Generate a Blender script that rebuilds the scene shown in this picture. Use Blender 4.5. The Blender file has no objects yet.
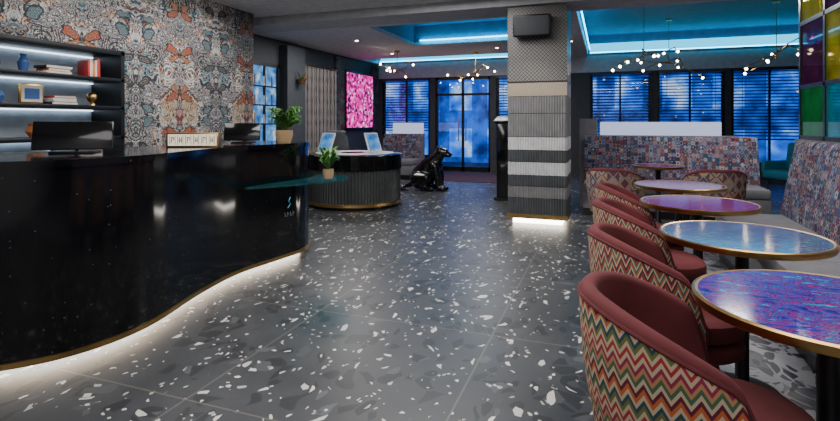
import bpy, bmesh, math, random
from mathutils import Vector, Matrix, noise
random.seed(7)
pi=math.pi

# ------------------------------------------------------------------ materials
class NT:
    def __init__(s,name):
        s.m=bpy.data.materials.new(name); s.m.use_nodes=True
        s.t=s.m.node_tree; s.t.nodes.clear()
        s.out=s.t.nodes.new('ShaderNodeOutputMaterial')
    def node(s,ty,props=None,**inp):
        n=s.t.nodes.new(ty)
        for k,v in (props or {}).items(): setattr(n,k,v)
        for k,v in inp.items():
            s.setin(n,k.replace('_',' '),v)
        return n
    def setin(s,n,k,v):
        i=n.inputs[k] if not isinstance(k,int) else n.inputs[k]
        if isinstance(v,bpy.types.NodeSocket): s.t.links.new(v,i)
        else: i.default_value=v
    def math(s,op,a,b=None,c=None):
        n=s.t.nodes.new('ShaderNodeMath'); n.operation=op
        for i,v in enumerate((a,b,c)):
            if v is not None: s.setin(n,i,v)
        return n.outputs[0]
    def mix(s,f,a,b):
        n=s.t.nodes.new('ShaderNodeMix'); n.data_type='RGBA'
        s.setin(n,0,f); s.setin(n,6,a); s.setin(n,7,b)
        return n.outputs[2]
    def ramp(s,f,stops,interp='CONSTANT'):
        n=s.t.nodes.new('ShaderNodeValToRGB'); cr=n.color_ramp; cr.interpolation=interp
        while len(cr.elements)>1: cr.elements.remove(cr.elements[0])
        cr.elements[0].position=stops[0][0]; cr.elements[0].color=c4(stops[0][1])
        for p,c in stops[1:]:
            e=cr.elements.new(p); e.color=c4(c)
        s.setin(n,0,f); return n.outputs[0]
    def xyz(s,v):
        n=s.t.nodes.new('ShaderNodeSeparateXYZ'); s.setin(n,0,v); return n.outputs
    def comb(s,x,y,z):
        n=s.t.nodes.new('ShaderNodeCombineXYZ')
        for i,v in enumerate((x,y,z)): s.setin(n,i,v)
        return n.outputs[0]
    def warp(s,vec,scale,amt,detail=1.0):
        wn=s.node('ShaderNodeTexNoise',None,Vector=vec,Scale=scale,Detail=detail).outputs[1]
        sub=s.node('ShaderNodeVectorMath',{'operation':'SUBTRACT'}); s.setin(sub,0,wn); sub.inputs[1].default_value=(.5,.5,.5)
        sc=s.node('ShaderNodeVectorMath',{'operation':'SCALE'}); s.setin(sc,0,sub.outputs[0]); sc.inputs['Scale'].default_value=amt
        ad=s.node('ShaderNodeVectorMath',{'operation':'ADD'}); s.setin(ad,0,vec); s.setin(ad,1,sc.outputs[0])
        return ad.outputs[0]
    def bsdf(s,color,rough=.5,metal=0,**kw):
        n=s.t.nodes.new('ShaderNodeBsdfPrincipled')
        s.setin(n,'Base Color',color if isinstance(color,bpy.types.NodeSocket) else c4(color))
        s.setin(n,'Roughness',rough); s.setin(n,'Metallic',metal)
        for k,v in kw.items(): s.setin(n,k.replace('_',' '),v if isinstance(v,(int,float,bpy.types.NodeSocket)) else c4(v))
        s.t.links.new(n.outputs[0],s.out.inputs[0]); s.b=n
        return n
    def bump(s,h,strength=.3,dist=.01):
        n=s.node('ShaderNodeBump',None,Strength=strength,Distance=dist,Height=h)
        s.setin(s.b,'Normal',n.outputs[0])
def c4(c):
    c=tuple(c); return c if len(c)==4 else c+(1,)
def P(name,color,rough=.5,metal=0,**kw):
    m=NT(name)
    tc=m.node('ShaderNodeTexCoord').outputs['Object']
    nz=m.node('ShaderNodeTexNoise',None,Vector=tc,Scale=9.0,Detail=3.0).outputs[0]
    a=tuple(x*.88 for x in color[:3]); b=tuple(min(1,x*1.1) for x in color[:3])
    col=m.ramp(nz,[(.3,a),(.7,b)],'LINEAR')
    m.bsdf(col,rough,metal,**kw); return m.m
def EM(name,color,strength):
    m=NT(name); e=m.node('ShaderNodeEmission',None,Color=c4(color),Strength=strength)
    m.t.links.new(e.outputs[0],m.out.inputs[0]); return m.m

M={}
M['ceil']=P('ceiling_paint',(.66,.67,.70),.8)
M['beam']=P('beam_paint',(.50,.51,.54),.8)
M['blue_ceil']=P('cove_light_tint',(.13,.30,.45),.7)  # blue of the cyan cove light put into the recess base colour
M['wall']=P('wall_paint_dark',(.045,.05,.058),.7)
M['black']=P('black_metal',(.012,.012,.014),.35,.3)
M['blackgloss']=P('black_gloss',(.006,.006,.007),.12,0,Coat_Weight=.3)
M['gold']=P('brushed_brass',(.58,.36,.13),.28,1)
M['steel']=P('steel',(.55,.56,.58),.3,1)
M['velvet']=P('maroon_velvet',(.125,.028,.032),.85,0,Specular_IOR_Level=.25)
M['grey_uph']=P('grey_upholstery',(.15,.15,.17),.85)
M['white']=P('white_plastic',(.8,.8,.8),.4)
M['darkwood']=P('dark_wood',(.03,.02,.018),.35)
M['leaf']=P('leaf_green',(.09,.26,.04),.5)
M['leaf2']=P('leaf_dark',(.04,.16,.04),.5)
M['basket']=P('basket_weave',(.42,.28,.15),.8)
M['teal']=P('teal_velvet',(.01,.14,.19),.7)
M['red']=P('red_cloth',(.5,.03,.03),.5)
M['paper']=P('book_paper',(.70,.67,.6),.7)
M['blueobj']=P('blue_glaze',(.06,.14,.4),.3)
M['orange']=P('orange_cloth',(.7,.22,.05),.5)
M['cyanled']=EM('cyan_led',(.0,.50,.9),13)
M['cyanband']=EM('cyan_wall_glow',(.02,.60,1.0),2.2)  # glowing band added over the wall to show the cove's cyan light
M['whiteled']=EM('white_led',(1,.94,.84),13)
M['coolled']=EM('cool_led',(.70,.86,1),3.6)
M['lightbox']=EM('lightbox_acrylic',(.62,.68,1),1.0)
M['bulb']=EM('bulb_glow',(1,.80,.55),22)
M['signface']=EM('sign_face',(1,.88,.68),1.1)
M['slat']=P('blind_slat',(.02,.03,.07),.4)
M['rug']=P('purple_carpet',(.07,.03,.05),.9)
def screenmat():
    m=NT('screen_blue'); tc=m.node('ShaderNodeTexCoord').outputs['Object']
    n=m.node('ShaderNodeTexNoise',None,Vector=tc,Scale=6.0,Detail=2.0).outputs[0]
    col=m.ramp(n,[(.3,(.02,.12,.42)),(.55,(.12,.40,.85)),(.7,(.7,.85,1))],'LINEAR')
    m.bsdf((.01,.01,.02),.2,0,Emission_Color=col,Emission_Strength=.9); return m.m
M['screen']=screenmat()

def glassmat(name,col,em=.0):
    m=NT(name)
    t=m.node('ShaderNodeBsdfTransparent',None,Color=c4(col))
    g=m.node('ShaderNodeBsdfGlossy',None,Color=c4((.8,.8,.8)),Roughness=.03)
    mx=m.node('ShaderNodeMixShader'); m.setin(mx,0,.10)
    m.t.links.new(t.outputs[0],mx.inputs[1]); m.t.links.new(g.outputs[0],mx.inputs[2])
    o=mx.outputs[0]
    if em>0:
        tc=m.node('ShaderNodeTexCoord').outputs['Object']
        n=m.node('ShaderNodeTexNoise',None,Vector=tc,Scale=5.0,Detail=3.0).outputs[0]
        e=m.node('ShaderNodeEmission',None,Color=c4(col),Strength=m.math('MULTIPLY',n,em*2))  # added emission stands in for light shining through the coloured glass
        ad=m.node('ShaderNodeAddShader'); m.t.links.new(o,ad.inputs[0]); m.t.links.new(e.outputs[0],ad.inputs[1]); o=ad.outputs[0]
    m.t.links.new(o,m.out.inputs[0]); return m.m
M['glass']=glassmat('window_glass',(.75,.85,1))
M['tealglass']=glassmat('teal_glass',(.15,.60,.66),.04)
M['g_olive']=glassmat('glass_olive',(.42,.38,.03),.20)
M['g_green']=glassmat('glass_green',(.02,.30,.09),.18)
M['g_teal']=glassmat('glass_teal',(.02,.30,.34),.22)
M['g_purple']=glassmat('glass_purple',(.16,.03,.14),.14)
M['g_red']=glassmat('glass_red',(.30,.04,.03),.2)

def terrazzo(name,base,dark,chip,thr,tile=True):
    m=NT(name)
    tc=m.node('ShaderNodeTexCoord').outputs['Object']
    x,y,z=m.xyz(tc)
    w=m.warp(tc,3.5,.22)
    n0=m.node('ShaderNodeTexNoise',None,Vector=tc,Scale=2.5,Detail=5.0,Roughness=.65).outputs[0]
    col=m.ramp(n0,[(.3,dark),(.7,base)],'LINEAR')
    def layer(col,scale,th,edge,c,ang,sx,tone=.55):
        mp=m.node('ShaderNodeMapping',None,Vector=w); mp.inputs['Rotation'].default_value=(0,0,ang); mp.inputs['Scale'].default_value=(sx,1,1)
        v=m.node('ShaderNodeTexVoronoi',None,Vector=mp.outputs[0],Scale=scale)
        e=m.node('ShaderNodeTexVoronoi',{'feature':'DISTANCE_TO_EDGE'},Vector=mp.outputs[0],Scale=scale)
        r=m.xyz(v.outputs['Color'])
        k=m.math('MULTIPLY',m.math('GREATER_THAN',r[0],th),m.math('GREATER_THAN',e.outputs[0],m.math('MULTIPLY_ADD',r[1],edge,edge*.5)))
        cc=m.mix(r[2],c4(c),c4(tuple(q*tone for q in c)))
        return m.mix(k,col,cc)
    if tile:
        col=layer(col,9,.78,.06,tuple(q*.72 for q in dark),.4,1.5,.85)
        col=layer(col,10,.94,.10,tuple(q*1.6 for q in base),2.0,1.5,.7)
        col=layer(col,20,.968,.14,chip,1.2,1.8)
        col=layer(col,42,.968,.10,chip,.2,1.3)
        col=layer(col,8.5,thr,.17,chip,2.3,2.6,.7)
        col=layer(col,11.0,thr,.17,chip,.6,2.4,.7)
        jx=m.math('LESS_THAN',m.math('PINGPONG',m.math('ADD',x,.65),.6),.0045)
        jy=m.math('LESS_THAN',m.math('PINGPONG',m.math('ADD',y,.53),.6),.0045)
        j=m.math('MAXIMUM',jx,jy)
        col=m.mix(j,col,c4((.12,.11,.10)))
    else:
        col=layer(col,5,.55,.03,tuple(q*.7 for q in dark),.4,1.5)
        col=layer(col,9,.6,.10,chip,1.2,1.6)
        col=layer(col,24,.80,.08,chip,.2,1.3)
    m.bsdf(col,m.math('MULTIPLY_ADD',n0,.2,.26),0)
    m.setin(m.b,'Specular IOR Level',.38)
    return m.m
M['floor']=terrazzo('terrazzo_dark',(.060,.064,.070),(.042,.045,.051),(.72,.70,.67),.974)
M['floor2']=terrazzo('terrazzo_light',(.30,.31,.34),(.20,.21,.24),(.04,.04,.06),.6,False)

# kaleidoscopic butterfly wallpaper
def wallpaper(name,ax,dark=False):
    m=NT(name)
    tc=m.node('ShaderNodeTexCoord').outputs['Object']
    o=m.xyz(tc); y=o[ax]; z=o[2]
    u0=m.math('PINGPONG',m.math('ADD',y,.1),.62)
    vec0=m.comb(u0,z,0.0)
    vec=m.warp(vec0,6.0,.14,3.0)
    u,zz,_=m.xyz(vec)
    n1=m.node('ShaderNodeTexNoise',None,Vector=vec,Scale=4.2,Detail=3.0,Roughness=.6,Distortion=1.9).outputs[0]
    col=m.ramp(n1,[(0,(.01,.01,.015)),(.35,(.03,.045,.07)),(.39,(.26,.26,.27)),(.43,(.50,.47,.42)),(.465,(.04,.04,.05)),(.485,(.20,.20,.22)),(.51,(.012,.012,.018)),(.545,(.30,.06,.02)),(.56,(.46,.30,.16)),(.585,(.40,.40,.40)),(.61,(.015,.015,.022)),(.65,(.04,.18,.24)),(.70,(.3,.3,.3))])
    n2=m.node('ShaderNodeTexNoise',None,Vector=vec0,Scale=13.0,Detail=3.0,Distortion=1.4).outputs[0]
    c2=m.ramp(n2,[(0,(.01,.01,.015)),(.38,(.06,.07,.08)),(.43,(.50,.48,.44)),(.46,(.03,.03,.04)),(.50,(.20,.20,.22)),(.53,(.015,.015,.022)),(.56,(.52,.50,.46)),(.59,(.20,.05,.02)),(.62,(.02,.02,.04)),(.66,(.04,.16,.20))])
    sel=m.node('ShaderNodeTexNoise',None,Vector=vec0,Scale=2.6,Detail=1.0).outputs[0]
    col=m.mix(m.ramp(sel,[(0,(0,0,0)),(.50,(1,1,1))]),col,c2)
    vo=m.node('ShaderNodeTexVoronoi',None,Vector=vec,Scale=4.0)
    ring=m.math('FRACT',m.math('MULTIPLY',vo.outputs['Distance'],8.0))
    rs=m.xyz(vo.outputs['Color'])
    k=m.math('MULTIPLY',m.math('LESS_THAN',ring,.34),m.math('GREATER_THAN',rs[0],.40))
    col=m.mix(k,col,m.ramp(rs[1],[(0,(.015,.015,.02)),(.38,(.56,.54,.50)),(.55,(.26,.05,.02)),(.66,(.015,.015,.02)),(.78,(.40,.26,.10)),(.9,(.04,.18,.22))]))
    fz=m.math('PINGPONG',m.math('ADD',zz,.12),.50)
    def ell(cx,cz,rx,rz,rot):
        du=m.math('SUBTRACT',u,cx); dz=m.math('SUBTRACT',fz,cz)
        c_,s_=math.cos(rot),math.sin(rot)
        p=m.math('ADD',m.math('MULTIPLY',du,c_/rx),m.math('MULTIPLY',dz,s_/rx))
        q=m.math('ADD',m.math('MULTIPLY',du,-s_/rz),m.math('MULTIPLY',dz,c_/rz))
        return m.math('SQRT',m.math('ADD',m.math('MULTIPLY',p,p),m.math('MULTIPLY',q,q)))
    for (cx,cz,rx,rz,rot,c) in ((.11,.28,.11,.045,.55,(.34,.06,.02)),(.08,.19,.07,.035,-.45,(.38,.13,.05)),(.0,.22,.014,.10,0,(.01,.01,.01)),(.50,.12,.10,.05,.5,(.03,.03,.04)),(.46,.42,.08,.04,-.4,(.05,.15,.20))):
        d=ell(cx,cz,rx,rz,rot)
        st=m.math('FRACT',m.math('MULTIPLY',d,3.0))
        wing=m.ramp(st,[(0,c),(.40,(.012,.01,.012)),(.6,(.48,.38,.26)),(.72,tuple(q*.4 for q in c))])
        edge=m.mix(m.math('GREATER_THAN',d,.85),wing,c4((.01,.01,.012)))
        col=m.mix(m.math('LESS_THAN',d,1.0),col,edge)
    if dark: col=m.mix(.6,col,c4((.01,.01,.015)))
    m.bsdf(col,.65); return m.m
M['wallpaper']=wallpaper('butterfly_wallpaper',1)
M['wallpaper_dark']=wallpaper('dark_floral_wallpaper',1,True)

def zigzag(name,per=.022,amp=1.5,band=.17,seq=None,br=False):
    m=NT(name); uv=m.node('ShaderNodeUVMap').outputs[0]
    u,v,_=m.xyz(uv)
    t=m.math('PINGPONG',u,per)
    f0=m.math('DIVIDE',m.math('ADD',v,m.math('MULTIPLY',t,amp)),band)
    if br: f0=m.math('ADD',f0,m.math('MULTIPLY',m.math('FLOOR',m.math('DIVIDE',u,per*2)),.37))
    f=m.math('FRACT',f0)
    seq=seq or [(.48,.38,.26),(.34,.025,.03),(.48,.38,.26),(.14,.14,.04),(.02,.06,.08),(.48,.38,.26),(.46,.11,.03),(.11,.01,.03),(.48,.38,.26),(.06,.12,.06),(.42,.20,.10),(.25,.02,.06)]
    col=m.ramp(f,[(i/len(seq),c) for i,c in enumerate(seq)])
    wv=m.math('PINGPONG',v,.0022)
    m.bsdf(col,.95,0); m.bump(wv,.4,.004); return m.m
M['zig']=zigzag('zigzag_weave')
M['flame']=zigzag('flame_weave',.022,2.2,.13,[(.46,.36,.24),(.30,.02,.03),(.02,.04,.06),(.50,.42,.30),(.45,.12,.02),(.03,.13,.14),(.46,.36,.24),(.10,.10,.03),(.35,.03,.05),(.02,.02,.03)],True)
def kilim(name,s=1.0,cols=None):
    m=NT(name); uv=m.node('ShaderNodeUVMap').outputs[0]
    u,v,_=m.xyz(uv)
    a=m.math('PINGPONG',u,.045*s); b=m.math('PINGPONG',v,.055*s)
    d=m.math('ADD',a,m.math('MULTIPLY',b,.8))
    st=m.math('SNAP',m.math('DIVIDE',d,.09*s),.125)
    cell=m.comb(m.math('FLOOR',m.math('DIVIDE',u,.09*s)),m.math('FLOOR',m.math('DIVIDE',v,.11*s)),m.math('MULTIPLY',st,9.0))
    wn=m.node('ShaderNodeTexWhiteNoise',None,Vector=cell).outputs[0]
    col=m.ramp(wn,[(i/len(cols),c) for i,c in enumerate(cols)])
    m.bsdf(col,.95,0); return m.m
M['booth']=kilim('booth_weave',.55,[(.02,.03,.13),(.22,.02,.03),(.28,.29,.36),(.008,.01,.025),(.01,.09,.17),(.22,.08,.04),(.01,.01,.02),(.30,.28,.27),(.05,.09,.20),(.015,.015,.03),(.02,.03,.07)])
M['barrel']=kilim('barrel_weave',1.3,[(.22,.18,.16),(.14,.03,.04),(.05,.06,.11),(.34,.22,.13)])

def iridescent(name,stops,sc,seed):
    m=NT(name); tc=m.node('ShaderNodeTexCoord').outputs['Object']
    mp=m.node('ShaderNodeMapping',None,Vector=tc); mp.inputs['Location'].default_value=(seed,seed*2,0); mp.inputs['Scale'].default_value=(1,2.6,1); mp.inputs['Rotation'].default_value=(0,0,.5)
    n=m.node('ShaderNodeTexNoise',None,Vector=mp.outputs[0],Scale=sc,Detail=3.5,Roughness=.7,Distortion=1.6).outputs[0]
    col=m.ramp(n,stops,'EASE')
    m.bsdf(col,.10,0,Specular_IOR_Level=.30,Emission_Color=col,Emission_Strength=.10)  # faint self-glow added to the tops to keep their colours vivid
    return m.m
purp=[(.30,(.005,.005,.05)),(.40,(.01,.02,.30)),(.44,(.14,.005,.26)),(.475,(.005,.12,.42)),(.50,(.015,.01,.14)),(.53,(.36,.01,.22)),(.56,(.01,.01,.10)),(.60,(.02,.08,.45)),(.65,(.01,.32,.50))]
teal=[(.30,(.005,.01,.06)),(.40,(.01,.14,.24)),(.44,(.14,.01,.20)),(.48,(.01,.03,.18)),(.51,(.01,.20,.26)),(.54,(.24,.08,.16)),(.58,(.01,.01,.12)),(.62,(.05,.25,.30)),(.67,(.20,.02,.14))]
redd=[(.30,(.02,.005,.05)),(.40,(.26,.01,.09)),(.45,(.02,.02,.22)),(.50,(.26,.015,.14)),(.54,(.03,.01,.08)),(.58,(.28,.05,.05)),(.64,(.01,.14,.26))]
M['top1']=iridescent('tabletop_purple',purp,8,1); M['top2']=iridescent('tabletop_teal',teal,8,5)
M['top3']=iridescent('tabletop_red',redd,8,9); M['top4']=iridescent('tabletop_red_b',redd,8,13)

def stone():
    m=NT('black_stone'); tc=m.node('ShaderNodeTexCoord').outputs['Object']
    v=m.node('ShaderNodeTexVoronoi',None,Vector=tc,Scale=45.0)
    r=m.xyz(v.outputs['Color'])
    k=m.math('MULTIPLY',m.math('GREATER_THAN',r[0],.93),m.math('LESS_THAN',v.outputs['Distance'],.2))
    col=m.mix(k,c4((.004,.004,.005)),c4((.05,.06,.08)))
    m.bsdf(col,.09,0); return m.m
M['stone']=stone()
def mosaic(name,c1,c2,c3,s):
    m=NT(name); tc=m.node('ShaderNodeTexCoord').outputs['Object']
    x,y,z=m.xyz(tc)
    h=m.math('ADD',x,y)
    a=m.math('PINGPONG',h,.03*s); b=m.math('PINGPONG',z,.03*s)
    d=m.math('FRACT',m.math('DIVIDE',m.math('ADD',a,b),.03*s))
    col=m.ramp(d,[(0,c1),(.35,c2),(.6,c3),(.85,c1)])
    m.bsdf(col,.4,.3); return m.m
M['mosaic']=mosaic('column_mosaic',(.03,.03,.035),(.32,.29,.25),(.09,.10,.12),.8)
M['mosaic2']=mosaic('column_beige',(.34,.28,.20),(.10,.08,.07),(.48,.42,.34),.4)
def fac():
    m=NT('dusk_facade'); tc=m.node('ShaderNodeTexCoord').outputs['Object']
    x,y,z=m.xyz(tc)
    a=m.math('PINGPONG',x,.75); b=m.math('PINGPONG',m.math('ADD',z,.4),.9)
    k=m.math('MULTIPLY',m.math('GREATER_THAN',a,.3),m.math('GREATER_THAN',b,.35))
    n=m.node('ShaderNodeTexNoise',None,Vector=tc,Scale=1.6,Detail=4.0).outputs[0]
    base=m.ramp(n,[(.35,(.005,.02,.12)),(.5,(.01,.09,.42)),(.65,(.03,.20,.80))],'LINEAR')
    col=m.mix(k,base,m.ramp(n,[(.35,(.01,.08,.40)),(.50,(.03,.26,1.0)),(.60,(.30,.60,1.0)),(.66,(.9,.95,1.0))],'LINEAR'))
    v=m.node('ShaderNodeTexVoronoi',None,Vector=tc,Scale=2.6)
    rr=m.xyz(v.outputs['Color'])
    dot=m.math('MULTIPLY',m.math('LESS_THAN',v.outputs['Distance'],.13),m.math('GREATER_THAN',rr[0],.6))
    col=m.mix(dot,col,m.ramp(rr[1],[(0,(1,.75,.45)),(.5,(.9,.95,1)),(.8,(1,.3,.5))]))
    m.bsdf(col,.6,0,Emission_Color=col,Emission_Strength=1.35); return m.m  # blue dusk light put into the facade as its own glow
M['facade']=fac()
def pinkart():
    m=NT('pink_artwork'); tc=m.node('ShaderNodeTexCoord').outputs['Object']
    v=m.node('ShaderNodeTexVoronoi',None,Vector=tc,Scale=15.0)
    r=m.xyz(v.outputs['Color'])
    n=m.node('ShaderNodeTexNoise',None,Vector=tc,Scale=4.0,Detail=4.0).outputs[0]
    f=m.math('ADD',m.math('MULTIPLY',r[0],.55),m.math('MULTIPLY',n,.45))
    col=m.ramp(f,[(0,(.06,.0,.03)),(.30,(.28,.0,.12)),(.42,(.75,.005,.30)),(.56,(1,.03,.45)),(.68,(1,.25,.75)),(.76,(1,.8,.95))])
    m.bsdf(col,.3,0,Emission_Color=col,Emission_Strength=1.3); return m.m
M['pink']=pinkart()

# ------------------------------------------------------------------ mesh builder
class B:
    def __init__(s,name):
        s.name=name; s.bm=bmesh.new(); s.mats=[]; s.uv=s.bm.loops.layers.uv.new('UVMap')
    def mi(s,k):
        if k not in s.mats: s.mats.append(k)
        return s.mats.index(k)
    def grid(s,rows,mat,closeu=False,closev=False,uvs=None):
        vs=[[s.bm.verts.new(p) for p in r] for r in rows]
        mi=s.mi(mat); n=len(rows); k=len(rows[0])
        for i in range(n if closev else n-1):
            for j in range(k if closeu else k-1):
                i2=(i+1)%n; j2=(j+1)%k
                q=[vs[i][j],vs[i][j2],vs[i2][j2],vs[i2][j]]
                try: f=s.bm.faces.new(q)
                except ValueError: continue
                f.material_index=mi; f.smooth=True
                if uvs:
                    idx=[(i,j),(i,j2),(i2,j2),(i2,j)]
                    for l,(a,b) in zip(f.loops,idx): l[s.uv].uv=uvs[a][b]
        return vs
    def ngon(s,pts,mat):
        vs=[s.bm.verts.new(p) for p in pts]
        f=s.bm.faces.new(vs); f.material_index=s.mi(mat); return f
    def box(s,c,size,mat,rot=None,bevel=0,seg=2):
        mtx=Matrix.Translation(c)@(rot.to_4x4() if rot else Matrix.Identity(4))@Matrix.Diagonal((size[0],size[1],size[2],1))
        r=bmesh.ops.create_cube(s.bm,size=1,matrix=mtx)
        fs=set(f for v in r['verts'] for f in v.link_faces)
        mi=s.mi(mat)
        for f in fs: f.material_index=mi
        if bevel>0:
            es=list(set(e for f in fs for e in f.edges))
            rr=bmesh.ops.bevel(s.bm,geom=es,offset=bevel,segments=seg,affect='EDGES',profile=.5)
            for f in rr['faces']: f.material_index=mi; f.smooth=True
    def b2(s,a,b,mat,bevel=0):
        s.box([(a[i]+b[i])/2 for i in range(3)],[abs(b[i]-a[i]) for i in range(3)],mat,None,bevel)
    def lathe(s,prof,c,mat,seg=32,sx=1,sy=1):
        rows=[]
        for r,z in prof:
            rows.append([(c[0]+sx*max(r,1e-4)*math.cos(2*pi*j/seg),c[1]+sy*max(r,1e-4)*math.sin(2*pi*j/seg),c[2]+z) for j in range(seg)])
        s.grid(rows,mat,closeu=True)
    def cyl(s,c,r,h,mat,seg=24,r2=None):
        r2=r if r2 is None else r2
        s.lathe([(0,0),(r,0),(r2,h),(0,h)],c,mat,seg)
    def sphere(s,c,r,mat,sx=1,sy=1,sz=1,seg=16,rings=10):
        pr=[(r*math.sin(pi*i/rings),-r*sz*math.cos(pi*i/rings)) for i in range(rings+1)]
        s.lathe(pr,c,mat,seg,sx=sx,sy=sy)
    def tube(s,pts,r,mat,seg=8):
        pts=[Vector(p) for p in pts]; rows=[]
        rr=r if isinstance(r,(list,tuple)) else [r]*len(pts)
        for i,p in enumerate(pts):
            d=(pts[min(i+1,len(pts)-1)]-pts[max(i-1,0)]).normalized()
            up=Vector((0,0,1)) if abs(d.z)<.9 else Vector((1,0,0))
            a=d.cross(up).normalized(); b=d.cross(a)
            rows.append([p+a*rr[i]*math.cos(2*pi*j/seg)+b*rr[i]*math.sin(2*pi*j/seg) for j in range(seg)])
        rows=[[pts[0]]*seg]+rows+[[pts[-1]]*seg]
        s.grid(rows,mat,closeu=True)
    def prism(s,pts,z0,z1,mat,capmat=None,cap=True):
        s.grid([[(x,y,z0) for x,y in pts],[(x,y,z1) for x,y in pts]],mat,closeu=True)
        if cap:
            s.ngon([(x,y,z1) for x,y in pts],capmat or mat); s.ngon([(x,y,z0) for x,y in reversed(pts)],capmat or mat)
    def done(s,loc=(0,0,0),rz=0,smooth=True,ang=35):
        bmesh.ops.remove_doubles(s.bm,verts=s.bm.verts,dist=1e-5)
        bmesh.ops.recalc_face_normals(s.bm,faces=s.bm.faces)
        me=bpy.data.meshes.new(s.name); s.bm.to_mesh(me); s.bm.free()
        for k in s.mats: me.materials.append(M[k])
        if smooth:
            for p in me.polygons: p.use_smooth=True
            try: me.set_sharp_from_angle(angle=math.radians(ang))
            except Exception: pass
        ob=bpy.data.objects.new(s.name,me); bpy.context.collection.objects.link(ob)
        ob.location=loc; ob.rotation_euler=(0,0,rz); return ob

def catmull(pts,n=8,closed=True):
    out=[];L=len(pts)
    for i in range(L if closed else L-1):
        p=[Vector(pts[(i+k-1)%L]) if closed else Vector(pts[min(max(i+k-1,0),L-1)]) for k in range(4)]
        for j in range(n):
            t=j/n
            out.append(.5*((2*p[1])+(-p[0]+p[2])*t+(2*p[0]-5*p[1]+4*p[2]-p[3])*t*t+(-p[0]+3*p[1]-3*p[2]+p[3])*t**3))
    if not closed: out.append(Vector(pts[-1]))
    return [tuple(v) for v in out]
def offset(poly,d):
    n=len(poly);out=[]
    area=sum(poly[i][0]*poly[(i+1)%n][1]-poly[(i+1)%n][0]*poly[i][1] for i in range(n))
    sg=1 if area>0 else -1
    for i in range(n):
        a=Vector(poly[i-1]);b=Vector(poly[(i+1)%n]);t=(b-a).normalized()
        nrm=Vector((t.y,-t.x))*sg
        out.append((poly[i][0]+nrm.x*d,poly[i][1]+nrm.y*d))
    return out

# ------------------------------------------------------------------ room shell
b=B('floor'); b.b2((-6.2,-2.2,-.1),(.55,13.2,0),'floor'); b.b2((.55,-2.2,-.1),(6.2,7.0,0),'floor2'); b.b2((.55,7.0,-.1),(6.2,13.2,0),'floor'); b.done()
b=B('carpet_rug'); b.b2((-3.85,10.7,0),(-1.2,12.7,.012),'rug',.004); b.done()
b=B('wall_left'); b.b2((-5.1,-2.2,0),(-4.9,6.25,3.0),'wallpaper'); b.done()
b=B('wall_left_return'); b.b2((-6.2,6.05,0),(-5.1,6.25,3.0),'wall'); b.done()
b=B('wall_left_rear'); b.b2((-6.2,6.25,0),(-6.0,13.0,3.4),'wall'); b.done()
b=B('wall_right'); b.b2((6.0,-2.2,0),(6.2,13.2,3.4),'wall'); b.done()
b=B('wall_front'); b.b2((-6.2,-2.4,0),(6.2,-2.2,3.0),'beam'); b.done()
Y0,Y1=13.0,13.2
bays=[(-5.85,-4.45,.35),(-4.3,-2.8,0),(-2.65,-.9,.35),(-.35,1.0,.35),(1.12,2.5,.35),(2.62,4.1,.35),(4.22,5.8,.35)]
xs=-6.2
tags=['corner','doorside','hinge','middle','bay','mullion','edge']
for q,(x0,x1,s0) in enumerate(bays):
    b=B('wall_back_'+tags[q]); b.b2((xs,Y0,0),(x0,Y1,2.5),'wall')
    if s0>0: b.b2((x0,Y0,0),(x1,Y1,s0),'wall')
    b.done(); xs=x1
b=B('wall_back_end'); b.b2((xs,Y0,0),(6.0,Y1,2.5),'wall'); b.done()
b=B('wall_back_header'); b.b2((-6.2,Y0,2.5),(6.0,Y1,2.9),'beam'); b.b2((-6.2,Y0,2.9),(6.0,Y1,3.5),'blue_ceil'); b.done()
for i,(x0,x1,s0) in enumerate(bays):
    if i==1:
        b=B('door_1')
        for X in (x0+.03,(x0+x1)/2,x1-.03): b.b2((X-.03,13.05,0),(X+.03,13.12,2.5),'black')
        b.b2((x0,13.05,2.42),(x1,13.12,2.5),'black'); b.b2((x0,13.05,0),(x1,13.12,.12),'black'); b.b2((x0,13.05,2.0),(x1,13.12,2.06),'black')
        b.b2((x0+.06,13.08,.12),(x1-.06,13.09,2.42),'glass')
        for sx in (-.1,.1): b.tube([((x0+x1)/2+sx,13.0,.8),((x0+x1)/2+sx,13.0,1.4)],.015,'steel')
        for sx in (-.1,.1):
            for zz in (.85,1.35): b.tube([((x0+x1)/2+sx,13.0,zz),((x0+x1)/2+sx,13.06,zz)],.01,'steel')
        b.done()
    else:
        b=B('window_%d'%(i+1))
        for X in (x0+.03,x1-.03): b.b2((X-.03,13.05,s0),(X+.03,13.12,2.5),'black')
        xm=(x0+x1)/2
        b.b2((xm-.02,13.05,s0),(xm+.02,13.12,2.5),'black')
        b.b2((x0,13.05,2.44),(x1,13.12,2.5),'black'); b.b2((x0,13.02,s0),(x1,13.14,s0+.06),'black')
        b.b2((x0+.06,13.08,s0+.06),(x1-.06,13.09,2.44),'glass')
        b.done()
        b=B('venetian_blind')
        z=2.40; zb=.95 if i>=3 else 1.1
        b.b2((x0+.02,12.90,2.42),(x1-.02,12.96,2.48),'slat')
        while z>zb:
            b.box(((x0+x1)/2,12.93,z),(x1-x0-.06,.048,.004),'slat',Matrix.Rotation(.5,3,'X'))
            z-=.070
        b.b2((x0+.02,12.91,zb-.04),(x1-.02,12.95,zb-.01),'slat')
        for X in (x0+.2,x1-.2): b.tube([(X,12.93,zb-.02),(X,12.93,2.45)],.004,'slat',5)
        b.done()
b=B('street_building'); b.b2((-14,19,-.25),(13,19.5,9),'facade'); b.done()
b=B('street_ground'); b.b2((-14,13.2,-.35),(13,19.5,-.25),'wall'); b.done()

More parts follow.
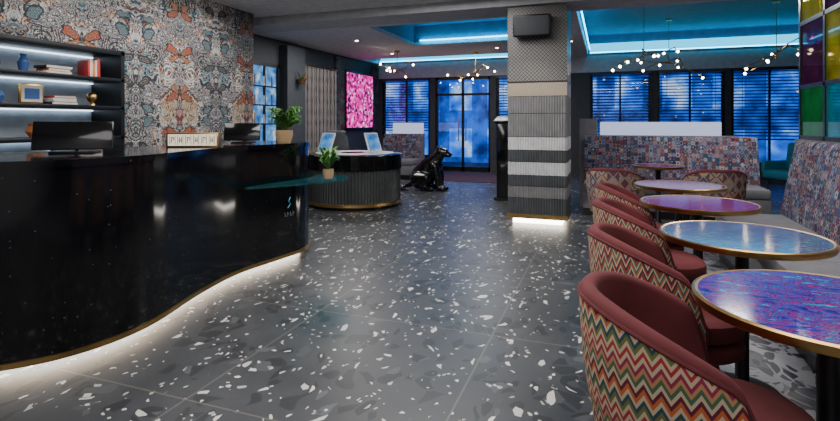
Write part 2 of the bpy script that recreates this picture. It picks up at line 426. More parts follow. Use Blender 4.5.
# ceiling with coffers
b=B('ceiling')
def slab(x0,x1,y0,y1,z=2.9,mat='ceil'): b.b2((x0,y0,z),(x1,y1,z+.06),mat)
slab(-6.2,6.2,-2.2,6.6)
slab(-6.2,-3.75,6.6,11.8); slab(-3.75,-.9,6.6,7.8); slab(-3.75,-.9,9.95,11.8)
slab(-.9,-.4,6.6,13.0); slab(-.4,6.2,6.6,7.7); slab(-6.2,-5.9,11.8,13)
slab(5.6,6.2,7.7,13)
def coffer(x0,x1,y0,y1,h):
    b.b2((x0-.05,y0-.05,h),(x1+.05,y1+.05,(h)+.05),'blue_ceil')
    b.b2((x0-.05,y0-.05,2.96),(x0,y1+.05,h),'blue_ceil'); b.b2((x1,y0-.05,2.96),(x1+.05,y1+.05,h),'blue_ceil')
    b.b2((x0,y0-.05,2.96),(x1,y0,h),'blue_ceil'); b.b2((x0,y1,2.96),(x1,y1+.05,h),'blue_ceil')
coffer(-3.75,-.95,7.8,9.95,3.3)
coffer(-5.9,-.95,11.8,12.93,3.25)
coffer(-.4,5.6,7.7,12.93,3.38)
b.done()
b=B('ceiling_beam'); b.b2((-6.0,6.5,2.78),(6.0,7.1,2.899),'beam'); b.done()
b=B('cove_led_strip')
for x0,x1,h in ((-5.85,-.98,3.10),(-.35,5.55,3.17)):
    b.b2((x0,12.76,2.90),(x1,12.90,2.93),'beam')
    b.b2((x0,12.80,2.93),(x1,12.84,2.96),'cyanled')
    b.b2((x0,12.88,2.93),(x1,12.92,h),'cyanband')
b.b2((-.36,7.8,3.0),(-.34,12.7,3.02),'cyanled')
b.b2((-3.6,9.88,2.97),(-1.0,9.92,2.99),'cyanled')
b.done()

# ------------------------------------------------------------------ column
def flute(cx,cy,wx,wy,n,amp):
    pts=[]
    def side(a,bb,cnt):
        a=Vector(a);bb=Vector(bb);t=(bb-a)/cnt; nr=Vector((t.y,-t.x)).normalized()
        for i in range(cnt):
            for k in (0,.25,.5,.75):
                q=a+t*(i+k); pts.append(tuple(q+nr*amp*math.sin(pi*k)))
    x0,x1,y0,y1=cx-wx/2,cx+wx/2,cy-wy/2,cy+wy/2
    side((x0,y0),(x1,y0),n); side((x1,y0),(x1,y1),n); side((x1,y1),(x0,y1),n); side((x0,y1),(x0,y0),n)
    return pts
M['fl_light']=P('flute_silver',(.62,.63,.65),.4,.25); M['fl_dark']=P('flute_graphite',(.11,.12,.13),.4,.4)
M['fl_mid']=P('flute_grey',(.26,.26,.27),.4,.35); M['rib']=P('desk_rib',(.045,.05,.052),.35,.2)
b=B('column'); cx,cy,w=-.82,6.95,.74
for z0,z1,k in ((.12,.33,'fl_dark'),(.33,.48,'fl_mid'),(.48,.62,'fl_dark'),(.62,.79,'fl_light'),(.79,.94,'fl_dark'),(.94,1.11,'fl_light'),(1.11,1.41,'fl_mid'),(1.41,1.63,'fl_mid')):
    b.prism(flute(cx,cy,w-.03,w-.03,22,.016),z0+.004,z1-.004,k)
    b.b2((cx-w/2+.02,cy-w/2+.02,z1-.006),(cx+w/2-.02,cy+w/2-.02,z1+.006),'black')
b.b2((cx-w/2,cy-w/2,1.63),(cx+w/2,cy+w/2,1.80),'mosaic2')
b.b2((cx-w/2-.004,cy-w/2-.004,1.80),(cx+w/2+.004,cy+w/2+.004,1.82),'black')
b.b2((cx-w/2,cy-w/2,1.82),(cx+w/2,cy+w/2,2.78),'mosaic')
b.b2((cx-w/2-.01,cy-w/2-.01,.07),(cx+w/2+.01,cy+w/2+.01,.125),'gold')
b.b2((cx-w/2+.06,cy-w/2+.06,0),(cx+w/2-.06,cy+w/2-.06,.07),'whiteled')
b.done()
b=B('wall_speaker')
b.box((0,0,0),(.46,.16,.27),'black',Matrix.Rotation(.15,3,'X'),.02)
b.box((0,-.083,-.012),(.42,.01,.23),'wall',Matrix.Rotation(.15,3,'X'),.003)
b.b2((-.05,.05,-.04),(.05,.125,.04),'steel'); b.done((-.86,6.44,2.50))

# ------------------------------------------------------------------ reception counter
ctrl=[(-4.1,1.0),(-3.75,1.12),(-3.35,1.34),(-2.95,1.62),(-2.70,1.93),(-2.64,2.35),(-2.79,2.95),(-2.86,3.45),(-2.80,3.95),(-2.77,4.25),(-2.87,4.52),(-3.2,4.62),(-3.5,4.5),(-3.56,4.0),(-3.58,3.3),(-3.5,2.6),(-3.75,2.15),(-4.0,1.85),(-4.2,1.6),(-4.28,1.2)]
cp=catmull(ctrl,6)
b=B('reception_counter')
b.prism(cp,.075,1.06,'stone')
b.prism(offset(cp,.012),1.06,1.10,'stone')
b.prism(offset(cp,.010),.045,.075,'gold')
b.prism(offset(cp,-.14),0,.012,'black'); b.prism(offset(cp,-.09),.010,.045,'whiteled')
b.done()
i0=min(range(len(cp)),key=lambda i:abs(cp[i][1]-4.05)+(10 if cp[i][0]<-3 else 0))
tx=Vector(cp[i0+1])-Vector(cp[i0-1]); nrm=Vector((tx.y,-tx.x)).normalized()
if nrm.x<0: nrm=-nrm
b=B('counter_emblem')
for i,yy in enumerate((-.06,-.025,.01,.045)):
    b.tube([(0,yy,0),(0,yy,.04)],.0035,'steel',6); b.tube([(0,yy,.04),(0,yy+.016,.02 if i%2 else .0)],.0035,'steel',6)
b.tube([(0,-.02,.08),(0,.012,.115),(0,-.014,.14),(0,.01,.175)],.004,'steel',6)
b.done((cp[i0][0]+nrm.x*.005,cp[i0][1]+nrm.y*.005,.42),math.atan2(nrm.y,nrm.x))
b=B('glass_ledge')
lp=catmull([(-2.82,3.50),(-2.60,3.75),(-2.40,4.1),(-2.36,4.42),(-2.52,4.62),(-2.80,4.60),(-2.73,4.35),(-2.76,4.0)],5)
b.prism(lp,.74,.755,'tealglass'); b.done()

def monitor(loc,rz,w,h):
    b=B('computer_monitor')
    R=Matrix.Rotation(-.22,3,'X')
    b.box((0,0,h/2+.02),(w,.022,h),'blackgloss',R,.006)
    b.box((0,.016,h/2+.02),(w-.03,.004,h-.03),'screen',R)
    b.box((0,.05,.006),(w*.55,.2,.012),'black',None,.004)
    b.tube([(0,.07,.01),(0,.03,h*.45)],.012,'black')
    b.done(loc,rz)
monitor((-3.23,2.33,1.10),math.radians(38),.45,.185)
monitor((-3.28,4.02,1.10),math.radians(25),.34,.17)
b=B('lightbox_sign')
b.b2((-.2,-.035,0),(.2,.035,.115),'gold',.004); b.b2((-.185,-.038,.012),(.185,-.030,.103),'signface')
for i in range(6):
    x=-.15+i*.06
    b.b2((x-.022,-.041,.02),(x-.018,-.038,.095),'gold'); b.b2((x+.018,-.041,.02),(x+.022,-.038,.095),'gold')
    b.b2((x-.010,-.042,.035),(x-.005,-.038,.08),'black'); b.b2((x+.006,-.042,.035 if i%2 else .055),(x+.011,-.038,.08),'black')
    b.b2((x-.010,-.042,.052 if i%2 else .074),(x+.011,-.038,.058 if i%2 else .08),'black')
b.done((-3.1,3.22,1.10),math.radians(26))

def plant(name,loc,R,H,potr,poth,n,potmat,seed):
    random.seed(seed); b=B(name)
    b.lathe([(0,0),(potr*.75,0),(potr,poth*.6),(potr*.95,poth),(potr*.85,poth),(potr*.85,poth*.85),(0,poth*.85)],(0,0,0),potmat,20)
    for i in range(n):
        a=random.uniform(0,2*pi); rr=R*random.uniform(.35,1); hh=H*random.uniform(.55,1); w=.013*random.uniform(.8,1.5)
        droop=random.uniform(.1,.6)
        rows=[]
        for k in range(8):
            t=k/7; r=rr*t; z=poth*.9+(hh-poth)*(math.sin(t*pi*(.5+droop*.4)))
            wd=w*math.sin(pi*min(1,t*.9+.1))+.0008
            cx_,cy_=r*math.cos(a),r*math.sin(a); px,py=-math.sin(a)*wd,math.cos(a)*wd
            rows.append([(cx_-px,cy_-py,z),(cx_,cy_,z+wd*.4),(cx_+px,cy_+py,z)])
        b.grid(rows,'leaf' if i%3 else 'leaf2')
        if name=='potted_fern':
            for k in range(2,7):
                t=k/7; r=rr*t; z=poth*.9+(hh-poth)*(math.sin(t*pi*(.5+droop*.4)))
                for sg in (-1,1):
                    L=.045*(1-t*.5)
                    bx,by=r*math.cos(a),r*math.sin(a)
                    ex,ey=bx+math.cos(a+sg*1.0)*L,by+math.sin(a+sg*1.0)*L
                    dx,dy=math.cos(a)*.008,math.sin(a)*.008
                    b.grid([[(bx-dx,by-dy,z),(bx+dx,by+dy,z)],[((bx+ex)/2-dx,(by+ey)/2-dy,z+.01),((bx+ex)/2+dx,(by+ey)/2+dy,z+.01)],[(ex,ey,z-.006),(ex+.001,ey,z-.006)]],'leaf')
    b.done(loc)
plant('potted_fern',(-2.98,4.27,1.10),.21,.36,.085,.12,80,'basket',3)
plant('potted_plant',(-2.52,4.33,.755),.15,.32,.055,.09,60,'basket',5)

# ------------------------------------------------------------------ display shelving
b=B('display_shelf')
xb,xf,ya,yb=-4.9,-4.48,.6,3.75
for z,t in ((1.95,.05),(1.69,.035),(1.42,.035),(1.13,.035),(.86,.04)):
    b.b2((xb,ya,z),(xf,yb,z+t),'black',.003)
    if z>1.0: b.b2((xb+.02,ya+.03,z-.012),(xb+.05,yb-.05,z-.001),'coolled')
b.b2((xb,yb-.04,0),(xf,yb,2.0),'black'); b.b2((xb,ya,0),(xf,ya+.04,2.0),'black')
b.b2((xb,2.1,.86),(xf-.03,2.13,1.95),'black')
M['shelfback']=P('shelf_back',(.42,.48,.56),.6)
b.b2((xb,ya,.86),(xb+.015,yb,1.97),'shelfback')
b.b2((xb,ya+.04,0),(xf-.02,yb-.04,.86),'black')
for k in range(5): b.b2((xf-.02,ya+.06+k*.62,.05),(xf-.012,ya+.64+k*.62,.84),'blackgloss')
b.done()
def books(loc,n,seed,flat=False):
    random.seed(seed); b=B('book_stack' if flat else 'book_row')
    p=0
    for i in range(n):
        t=random.uniform(.018,.035); k=random.choice(['red','orange','blueobj','paper','darkwood','white'])
        if flat:
            w=.24-random.uniform(0,.05)
            b.b2((-.08,-w/2,p),(.08,w/2,p+t),k,.002); b.b2((-.076,-w/2+.004,p+.003),(.083,w/2-.004,p+t-.003),'paper')
        else:
            h=random.uniform(.13,.20); b.b2((-.07,p,0),(.07,p+t,h),k,.002); b.b2((-.06,p+.003,.003),(.066,p+t-.003,h-.004),'paper')
        p+=t+.001
    b.done(loc)
books((-4.62,3.42,1.726),5,1); books((-4.62,2.35,1.726),4,2,True); books((-4.62,3.2,1.456),3,3,True); books((-4.62,3.15,1.726),3,21,True)
books((-4.62,2.5,1.166),4,4,True); books((-4.62,3.45,1.166),3,6,True); books((-4.62,1.5,1.456),6,8); books((-4.62,3.05,.901),5,12)
books((-4.62,2.18,1.456),5,31)
def vase(loc,k,prof):
    b=B('vase'); b.lathe(prof,(0,0,0),k,20); b.done(loc)
vase((-4.62,2.68,1.456),'blueobj',[(0,0),(.05,0),(.07,.06),(.03,.13),(.035,.15),(.02,.15),(0,.02)])
vase((-4.62,2.9,1.726),'blueobj',[(0,0),(.03,0),(.045,.08),(.02,.13),(.025,.15),(.015,.15),(0,.02)])
vase((-4.62,2.66,1.726),'darkwood',[(0,0),(.04,0),(.06,.05),(.05,.12),(.055,.14),(.04,.14),(0,.02)])
vase((-4.62,3.0,1.166),'orange',[(0,0),(.04,0),(.075,.05),(.05,.10),(.055,.12),(.04,.12),(0,.02)])
b=B('photo_frame')
b.b2((-.01,-.10,0),(.01,.10,.17),'gold',.003); b.b2((.009,-.085,.015),(.013,.085,.155),'paper'); b.b2((.012,-.06,.04),(.015,.06,.13),'blueobj'); b.tube([(-.01,0,.1),(-.06,0,.003)],.004,'gold',6); b.done((-4.60,2.95,1.456))
b=B('decorative_ball'); b.lathe([(0,0),(.035,0),(.03,.015),(.012,.03),(0,.03)],(0,0,0),'gold',16); b.sphere((0,0,.078),.05,'gold'); b.done((-4.60,3.5,1.456))

# ------------------------------------------------------------------ round desk
b=B('round_reception_desk')
R=.74
rib=[]
for j in range(360):
    a=2*pi*j/360; r=R-.03+.014*abs(math.sin(a*45)); rib.append((r*math.cos(a),r*math.sin(a)))
b.prism(rib,.09,.58,'rib')
b.lathe([(0,.58),(R,.58),(R,.78),(R+.01,.78),(R+.01,.80),(R-.03,.81),(0,.81)],(0,0,0),'stone',64)
b.lathe([(R-.5,.812),(R-.12,.812),(R-.12,.816),(R-.5,.816)],(0,0,0),'white',64)
b.lathe([(0,.05),(R+.012,.05),(R+.012,.095),(0,.095)],(0,0,0),'gold',64)
b.lathe([(0,0),(R-.06,0),(R-.06,.05),(0,.05)],(0,0,0),'black',48)
b.done((-3.75,7.28,0))
def kiosk(loc,rz):
    b=B('tablet_kiosk'); R_=Matrix.Rotation(-.45,3,'X')
    b.box((0,0,.17),(.25,.025,.32),'white',R_,.01); b.box((0,-.0155,.172),(.21,.004,.28),'screen',R_)
    b.box((0,.07,.01),(.16,.18,.02),'white',None,.004); b.tube([(0,.12,.015),(0,.03,.17)],.016,'white'); b.done(loc,rz)
kiosk((-4.10,7.0,.816),math.radians(-5)); kiosk((-3.40,7.2,.816),math.radians(60))
b=B('office_chair')
b.cyl((0,0,.45),.24,.07,'grey_uph',28)
rows=[]
for i in range(9):
    z=.52+.6*i/8; rr=[]
    for j in range(13):
        a=-.9+1.8*j/12; w=.24*(1-.25*(i/8)**3); rr.append((w*math.sin(a)/.78,.20+.06*math.cos(a)+.05*i/8,z))
    rows.append(rr)
b.grid(rows,'grey_uph'); b.grid([[(p[0],p[1]+.04,p[2]) for p in r] for r in rows],'grey_uph')
edge=[r[0] for r in rows]+rows[-1][1:]+[r[-1] for r in reversed(rows[:-1])]
b.tube([(p[0],p[1]+.02,p[2]) for p in edge],.024,'grey_uph')
b.cyl((0,0,.12),.03,.34,'steel',12)
for k in range(5):
    a=2*pi*k/5; b.tube([(0,0,.13),(.26*math.cos(a),.26*math.sin(a),.07)],.016,'steel'); b.sphere((.27*math.cos(a),.27*math.sin(a),.03),.03,'black')
b.done((-4.50,8.42,0),math.radians(170))

# ------------------------------------------------------------------ panther statue (one continuous remeshed body)
def blob_body(chains,voxel=.012):
    bm=bmesh.new()
    for ch in chains:
        for a,c in zip(ch[:-1],ch[1:]):
            pa,pc=Vector(a[:3]),Vector(c[:3]); L=(pc-pa).length
            n=max(2,int(L/.012))
            for k in range(n+1):
                t=k/n
                r=a[3]*(1-t)+c[3]*t
                bmesh.ops.create_icosphere(bm,subdivisions=2,radius=r,matrix=Matrix.Translation(pa.lerp(pc,t)))
    me=bpy.data.meshes.new('t'); bm.to_mesh(me); bm.free()
    ob=bpy.data.objects.new('t',me); bpy.context.collection.objects.link(ob)
    md=ob.modifiers.new('r','REMESH'); md.mode='VOXEL'; md.voxel_size=voxel
    sm=ob.modifiers.new('s','SMOOTH'); sm.factor=.6; sm.iterations=7
    dg=bpy.context.evaluated_depsgraph_get(); me2=bpy.data.meshes.new_from_object(ob.evaluated_get(dg))
    bpy.data.objects.remove(ob); return me2
ch=[[(-.24,0,.20,.19),(-.19,0,.32,.18),(-.08,0,.44,.165),(.05,0,.53,.145),(.14,0,.63,.115),(.20,0,.715,.10)],
    [(.05,0,.42,.15),(.11,0,.50,.135)],
    [(.20,0,.735,.105),(.27,0,.725,.088),(.34,0,.69,.060),(.37,0,.68,.052)],
    [(-.05,0,.35,.14),(.08,0,.42,.13)]]
for s in (-1,1):
    ch.append([(.11,.08*s,.46,.095),(.17,.10*s,.28,.066),(.18,.10*s,.12,.049),(.20,.10*s,.058,.055),(.28,.10*s,.044,.048)])
    ch.append([(-.22,.12*s,.22,.155),(-.03,.17*s,.25,.092)]); ch.append([(-.03,.17*s,.23,.08),(-.12,.18*s,.08,.06),(-.02,.18*s,.054,.054),(.08,.18*s,.046,.048)])
    ch.append([(.175,.070*s,.80,.033),(.165,.080*s,.84,.020)])
    ch.append([(.325,.022*s,.68,.043),(.36,.024*s,.672,.040)])
ch.append([(-.42,0,.09,.052),(-.55,.02,.05,.038),(-.60,-.10,.038,.034),(-.52,-.26,.036,.032),(-.34,-.36,.034,.028)])
pm=blob_body(ch)
b=B('panther_statue'); b.bm.from_mesh(pm); b.mi('blackgloss')
for f in b.bm.faces: f.material_index=0
for sg in (-1,1): b.sphere((.312,sg*.060,.748),.014,'gold')
b.sphere((.418,0,.695),.018,'blackgloss')
b.done((-3.13,9.2,.0),math.radians(-2),ang=80)

# ------------------------------------------------------------------ tub chairs & tables
def tub_chair(loc,rz,outer,h=.775):
    b=B('tub_chair'); A=math.radians(110); nA=40; nz=7
    def ring(rad_off):
        rows=[];uvs=[]
        for i in range(nz+1):
            t=i/nz; r_=[];u_=[]
            for j in range(nA+1):
                a=-A+2*A*j/nA; k=abs(a)/A
                top=h-.17*max(0,(k-.15)/.85)**1.8
                top-= .14*max(0,(k-.86)/.14)**2
                z=.29+(top-.29)*t
                r=.265+.065*t*(1-.35*k)+rad_off+.015*math.sin(pi*t)
                r_.append((-r*math.cos(a),r*math.sin(a)*.98,z)); u_.append((a*.31,z))
            rows.append(r_);uvs.append(u_)
        return rows,uvs
    o,uo=ring(0); n,_=ring(-.055)
    b.grid(o,outer,uvs=uo); b.grid(n,'velvet')
    rim=[]
    for j in range(nA+1):
        po=Vector(o[-1][j]);pn=Vector(n[-1][j]);mid=(po+pn)/2;hw=(po-pn)/2
        rim.append([tuple(mid+hw*math.cos(q)+Vector((0,0,.026))*math.sin(q)) for q in [pi*s/6 for s in range(7)]])
    b.grid(rim,'velvet')
    for j in (0,nA):
        rows=[]
        for i in range(nz+1):
            po=Vector(o[i][j]);pn=Vector(n[i][j]);mid=(po+pn)/2;hw=(po-pn)/2
            d=Vector((-(po.y),po.x,0)).normalized()*.025
            if d.x<0: d=-d
            rows.append([tuple(mid+hw*math.cos(q)+d*math.sin(q)) for q in [pi*s/6 for s in range(7)]])
        b.grid(rows,'velvet')
    b.grid([o[0],n[0]],'velvet')
    b.tube([tuple(Vector(p)) for p in o[-1]],.006,'velvet',6)
    sp=[]
    for j in range(40):
        a=2*pi*j/40; x=math.cos(a);y=math.sin(a)
        ex=.30 if x>0 else .235
        sp.append((ex*abs(x)**.75*(1 if x>0 else -1)+.02,.245*abs(y)**.8*(1 if y>0 else -1)))
    for z0,z1,off in ((.29,.37,-.0),(.372,.47,.0)):
        rows=[]
        for zz,oo in ((z0,-.02),(z0+.012,-.004),((z0+z1)/2,.0),(z1-.02,-.004),(z1-.006,-.02),(z1,-.05)):
            rows.append([(x*(1+(oo+off)/.25),y*(1+(oo+off)/.25),zz) for x,y in sp])
        b.grid(rows,'velvet',closeu=True); b.ngon(rows[-1],'velvet'); b.ngon(list(reversed(rows[0])),'velvet')
    for sx in (-1,1):
        for sy in (-1,1):
            b.tube([(sx*.16,sy*.16,.31),(sx*.20,sy*.21,.0)],[.022,.012],'darkwood',10)
    return b.done(loc,rz)
for (x,y,rz,k) in ((.25,1.70,3,'zig'),(.25,2.60,5,'flame'),(.25,3.50,3,'flame'),(.25,4.43,2,'flame'),(.10,6.15,75,'barrel'),(1.12,6.40,95,'barrel')):
    tub_chair((x,y,0),math.radians(rz),k)

def table(loc,top,r=.36):
    b=B('cafe_table')
    b.lathe([(0,.722),(r-.02,.722),(r,.726),(r+.004,.735),(r+.004,.752),(r-.006,.756),(r-.014,.754)],(0,0,0),'gold',72)
    b.lathe([(r-.014,.7535),(0,.7535)],(0,0,0),top,72)
    b.lathe([(0,.0),(.16,.0),(.16,.012),(.05,.03),(.030,.06),(.030,.68),(.07,.70),(.14,.715),(.14,.722),(0,.722)],(0,0,0),'black',36)
    b.done(loc)
for y,t,x in ((1.86,'top1',.63),(2.85,'top2',.62),(3.90,'top3',.59),(4.95,'top4',.60)): table((x,y,0),t)
table((.62,7.05,0),'top3',.30)

# ------------------------------------------------------------------ banquettes
def banquette(name,length,back_h,loc,rz):
    b=B(name); n=max(6,int(length/.1))
    b.b2((0,-.60,.0),(length,-.08,.10),'black')
    b.b2((0,-.62,.10),(length,.0,.32),'grey_uph',.012)
    k=max(1,round(length/.9)); w=length/k
    for i in range(k): b.b2((i*w+.004,-.64,.325),((i+1)*w-.004,-.06,.45),'grey_uph',.03)
    prof=[(-.10,.43),(-.10,.50),(-.06,.75),(.0,back_h-.05),(.03,back_h),(.07,back_h+.012),(.11,back_h-.01),(.12,back_h-.06),(.12,.0)]
    rows=[];uvs=[]
    for i in range(n+1):
        x=length*i/n; rows.append([(x,p[0],p[1]) for p in prof]); uvs.append([(x,p[1]+p[0]*.3) for p in prof])
    b.grid(rows,'booth',uvs=uvs)
    b.ngon(rows[0],'grey_uph'); b.ngon(list(reversed(rows[-1])),'grey_uph')
    return b.done(loc,rz)
banquette('banquette_sofa',2.25,1.08,(-.30,8.1,0),0)
banquette('banquette_sofa',4.4,1.12,(1.62,5.55,0),-pi/2)
banquette('banquette_sofa',1.0,1.0,(-5.05,11.3,0),0)
b=B('illuminated_divider')
b.b2((-.10,8.26,0),(1.75,8.46,1.10),'grey_uph'); b.b2((-.08,8.28,1.10),(1.55,8.44,1.30),'lightbox',.01)
b.b2((-.38,8.24,0),(-.12,8.5,1.35),'grey_uph',.01); b.done()
b=B('illuminated_divider')
b.b2((-4.9,11.46,0),(-4.1,11.6,1.02),'grey_uph'); b.b2((-4.88,11.47,1.02),(-4.12,11.59,1.28),'lightbox',.01); b.done()
b=B('host_stand')
b.b2((-1.74,8.35,0),(-1.31,8.65,.05),'black'); b.b2((-1.70,8.38,.05),(-1.35,8.62,1.28),'blackgloss',.01)
b.box((-1.525,8.50,1.34),(.44,.34,.035),'black',Matrix.Rotation(.25,3,'X'),.006); b.done()
def lounge(loc,rz):
    b=B('lounge_chair')
    b.box((0,0,.38),(.6,.58,.16),'teal',None,.05,seg=3)
    b.box((0,.27,.68),(.6,.12,.5),'teal',Matrix.Rotation(-.15,3,'X'),.05,seg=3)
    for s_ in (-1,1): b.box((s_*.31,.02,.5),(.09,.55,.22),'teal',None,.035,seg=3)
    for sx in (-1,1):
        for sy in (-1,1): b.tube([(sx*.22,sy*.2,.31),(sx*.26,sy*.24,0)],[.02,.012],'darkwood')
    b.done(loc,rz)
lounge((3.0,10.5,0),math.radians(-60)); lounge((4.9,10.8,0),math.radians(60))
table((3.9,10.6,0),'top3',.28)

# ------------------------------------------------------------------ stained glass screen
b=B('stained_glass_screen')
X=1.82; ys=[2.4,3.0,3.6,4.2,4.8,5.42,6.02]; zs=[1.15,1.64,2.26,2.87]
tab=[['g_teal','g_olive','g_red'],['g_olive','g_green','g_purple'],['g_green','g_purple','g_teal'],['g_olive','g_teal','g_green'],['g_teal','g_olive','g_purple'],['g_green','g_purple','g_olive']]
for i in range(6):
    for j in range(3):
        b.b2((X-.008,ys[i],zs[j]),(X+.008,ys[i+1],zs[j+1]),tab[i][j])
for y in ys: b.b2((X-.02,y-.02,1.13),(X+.02,y+.02,2.87),'black')
for z in zs: b.b2((X-.02,ys[0],z-.02),(X+.02,ys[-1],z+.02),'black')
for y in ys:
    for z in zs: b.b2((X,y-.015,z-.015),(X+.165,y+.015,z+.015),'black')
for y in ys: b.b2((X+.15,y-.02,1.13),(X+.18,y+.02,2.87),'black')
for i in range(6):
    b.b2((X+.155,ys[i],zs[1]),(X+.165,ys[i+1],zs[2]),tab[(i+1)%6][1])
b.b2((X-.05,2.35,0),(X+.22,6.05,1.13),'grey_uph')
b.done()

# ------------------------------------------------------------------ far-left wall dressing
b=B('doorway_display')
b.b2((-5.999,7.5,0),(-5.93,7.56,2.4),'black'); b.b2((-5.999,8.3,0),(-5.93,8.36,2.4),'black'); b.b2((-5.999,7.5,2.34),(-5.93,8.36,2.4),'black')
b.b2((-5.999,7.56,.9),(-5.98,8.3,2.34),'screen'); b.b2((-5.999,7.56,0),(-5.97,8.3,.9),'blackgloss')
for z in (1.25,1.6,1.95): b.b2((-5.98,7.56,z),(-5.94,8.3,z+.025),'black')
for i in range(9):
    random.seed(i); b.cyl((-5.955,7.64+(i%3)*.25,[1.275,1.625,1.975][i//3]),.015,.16+.05*random.random(),['orange','white','blueobj'][i%3],10)
b.b2((-5.98,7.9,.9),(-5.94,7.93,2.34),'black')
b.done()
M['bead']=P('bead_chain',(.30,.26,.24),.4,.3)
b=B('bead_curtain')
for i in range(32):
    y=9.15+i*.044
    pts=[(-5.92+.012*math.sin(i*1.7),y,2.48-(k/20)*2.4) for k in range(21)]
    b.tube(pts,[.010+.006*(k%2) for k in range(21)],'bead',6)
b.tube([(-5.92,9.1,2.5),(-5.92,10.56,2.5)],.02,'gold'); b.done()
b=B('trim_1'); b.b2((-5.999,10.6,0),(-5.95,11.0,2.85),'wallpaper_dark'); b.b2((-5.999,12.62,0),(-5.95,12.98,2.85),'wallpaper_dark'); b.done()
b=B('pink_wall_art')
b.b2((-5.999,11.02,1.10),(-5.93,12.6,2.58),'black',.005); b.b2((-5.935,11.08,1.16),(-5.92,12.54,2.52),'pink'); b.done()
b=B('dark_pier'); b.b2((-5.999,8.42,0),(-5.8,9.05,2.8),'wall'); b.done()
random.seed(4)
b=B('wall_planter'); b.lathe([(0,0),(.05,0),(.09,.1),(.08,.1),(0,.03)],(0,0,0),'gold',16)
for i in range(26):
    a=random.uniform(0,2*pi); e=random.uniform(.1,1.1); L=random.uniform(.1,.22)
    d=Vector((math.cos(a)*math.cos(e),math.sin(a)*math.cos(e),math.sin(e))); p=Vector((0,0,.08)); q=p+d*L; s_=Vector((-math.sin(a),math.cos(a),0))*.018
    b.grid([[tuple(p),tuple(p)],[tuple(p+d*L*.5-s_),tuple(p+d*L*.5+s_)],[tuple(q),tuple(q)]],'leaf2' if i%3 else 'orange')
b.done((-5.69,8.75,2.05))

# ------------------------------------------------------------------ chandeliers
def chandelier(loc,ztop,seed):
    random.seed(seed); b=B('branching_chandelier')
    H=ztop-loc[2]
    b.cyl((0,0,H-.03),.06,.03,'gold',20); b.tube([(0,0,0),(0,0,H-.03)],.006,'gold',6)
    b.sphere((0,0,0),.022,'gold')
    for arm in range(5):
        a=arm*2*pi/5+random.uniform(-.3,.3); p=Vector((0,0,random.uniform(-.02,.08)))
        for sgm in range(2):
            a2=a+random.uniform(-.8,.8); L=random.uniform(.18,.32)
            q=p+Vector((math.cos(a2)*L,math.sin(a2)*L,random.uniform(-.16,.16)))
            b.tube([p,q],.009,'gold',6); b.sphere(q,.015,'gold',seg=8,rings=6)
            p=q
            e=Vector((math.cos(a2+1.2),math.sin(a2+1.2),-.6))*.08
            if sgm or arm%2: b.tube([q,q+e],.007,'gold',6); b.sphere(q+e*1.2,.024,'bulb',seg=10,rings=8)
    b.done(loc)
chandelier((.62,9.6,2.40),3.38,1); chandelier((2.75,10.3,2.40),3.38,2); chandelier((1.2,11.4,2.5),3.38,9)
chandelier((-4.4,10.6,2.42),2.9,3); chandelier((-2.8,11.4,2.42),2.9,5)
b=B('recessed_downlights')
for (x,y) in [(-4.5,7.6),(-4.6,9.0),(-4.7,11.0),(-2.2,10.9),(-.65,8.3),(-.65,10.5),(.6,7.35),(2.4,7.35)]:
    b.lathe([(.0,-.004),(.045,-.004),(.045,-.001),(.06,-.006),(.065,-.001)],(x,y,2.9),'steel',20); b.lathe([(0,-.0055),(.035,-.0055)],(x,y,2.9),'bulb',16)
b.done()

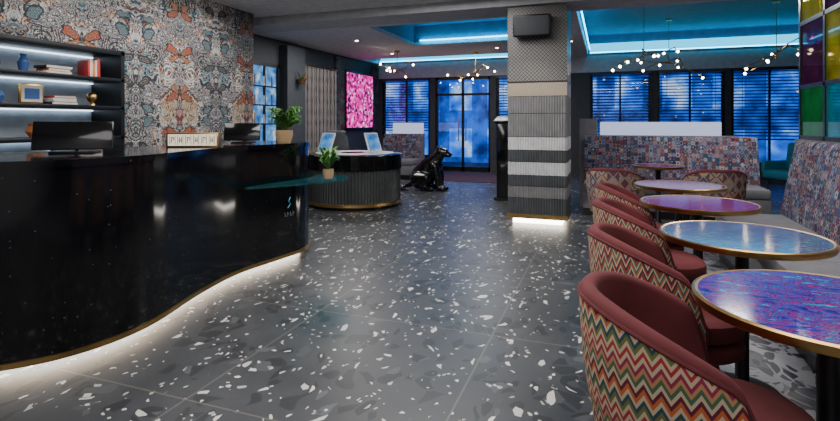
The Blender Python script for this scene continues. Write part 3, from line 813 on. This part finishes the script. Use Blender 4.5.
# ------------------------------------------------------------------ lights
K=.84
def area(name,loc,size,energy,col=(1,1,1),sy=None):
    l=bpy.data.lights.new(name,'AREA'); l.energy=energy*K; l.color=col; l.shape='RECTANGLE'; l.size=size; l.size_y=sy or size
    o=bpy.data.objects.new(name,l); o.location=loc; bpy.context.collection.objects.link(o); return o
area('ambient_fill_light',(-1.3,2.2,2.87),1.6,95,(1,.97,.93))  # soft ambient fill areas added under the ceiling, not actual fixtures
area('ambient_fill_light',(1.0,3.2,2.87),1.2,60,(1,.95,.90))
area('ambient_fill_light',(-1.8,5.2,2.87),1.4,85,(1,.97,.94))
area('ambient_fill_light',(-3.9,3.2,2.87),.6,50,(1,.97,.94),sy=3.5)
area('ambient_fill_light',(-4.6,8.6,2.87),1.0,65,(1,.97,.93))
area('ambient_fill_light',(-2.4,10.8,2.87),.8,50,(1,.96,.92))
area('ambient_fill_light',(1.5,7.3,2.77),.3,50,(1,.96,.92),sy=.3)
area('ambient_fill_light',(0.0,-.8,2.87),2.5,80,(1,.97,.94))
def spot(loc,tgt,e,ang,col=(1,.93,.85)):
    l=bpy.data.lights.new('accent_spot','SPOT'); l.energy=e*K; l.spot_size=ang; l.spot_blend=.6; l.color=col; l.shadow_soft_size=.05
    o=bpy.data.objects.new('accent_spot',l); o.location=loc; d=Vector(tgt)-Vector(loc); o.rotation_euler=d.to_track_quat('-Z','Y').to_euler(); bpy.context.collection.objects.link(o)
spot((-3.2,5.2,2.85),(-4.9,5.0,1.7),110,1.2,(1,.97,.93)); spot((-3.0,3.4,2.85),(-4.9,4.2,2.2),100,1.2,(1,.97,.93))
spot((-.9,4.9,2.85),(-.9,6.5,1.2),110,.8); spot((1.0,6.2,2.75),(1.6,8.1,.8),100,.9)
spot((0,3.5,2.85),(1.6,4.6,.8),70,1.0)
spot((-2.6,7.9,2.85),(-3.1,9.2,.4),60,.7)
w=bpy.data.worlds.new('dusk_world'); bpy.context.scene.world=w; w.use_nodes=True
bg=w.node_tree.nodes['Background']; bg.inputs[0].default_value=(.05,.13,.40,1); bg.inputs[1].default_value=.8

# ------------------------------------------------------------------ camera
cam=bpy.data.cameras.new('camera'); co=bpy.data.objects.new('camera',cam); bpy.context.collection.objects.link(co)
cam.sensor_width=36; cam.lens=36*510/840; cam.shift_y=-(210.5-122)/840
co.location=(0,0,1.3); co.rotation_euler=(pi/2,0,math.radians(20)); cam.clip_start=.05
bpy.context.scene.camera=co
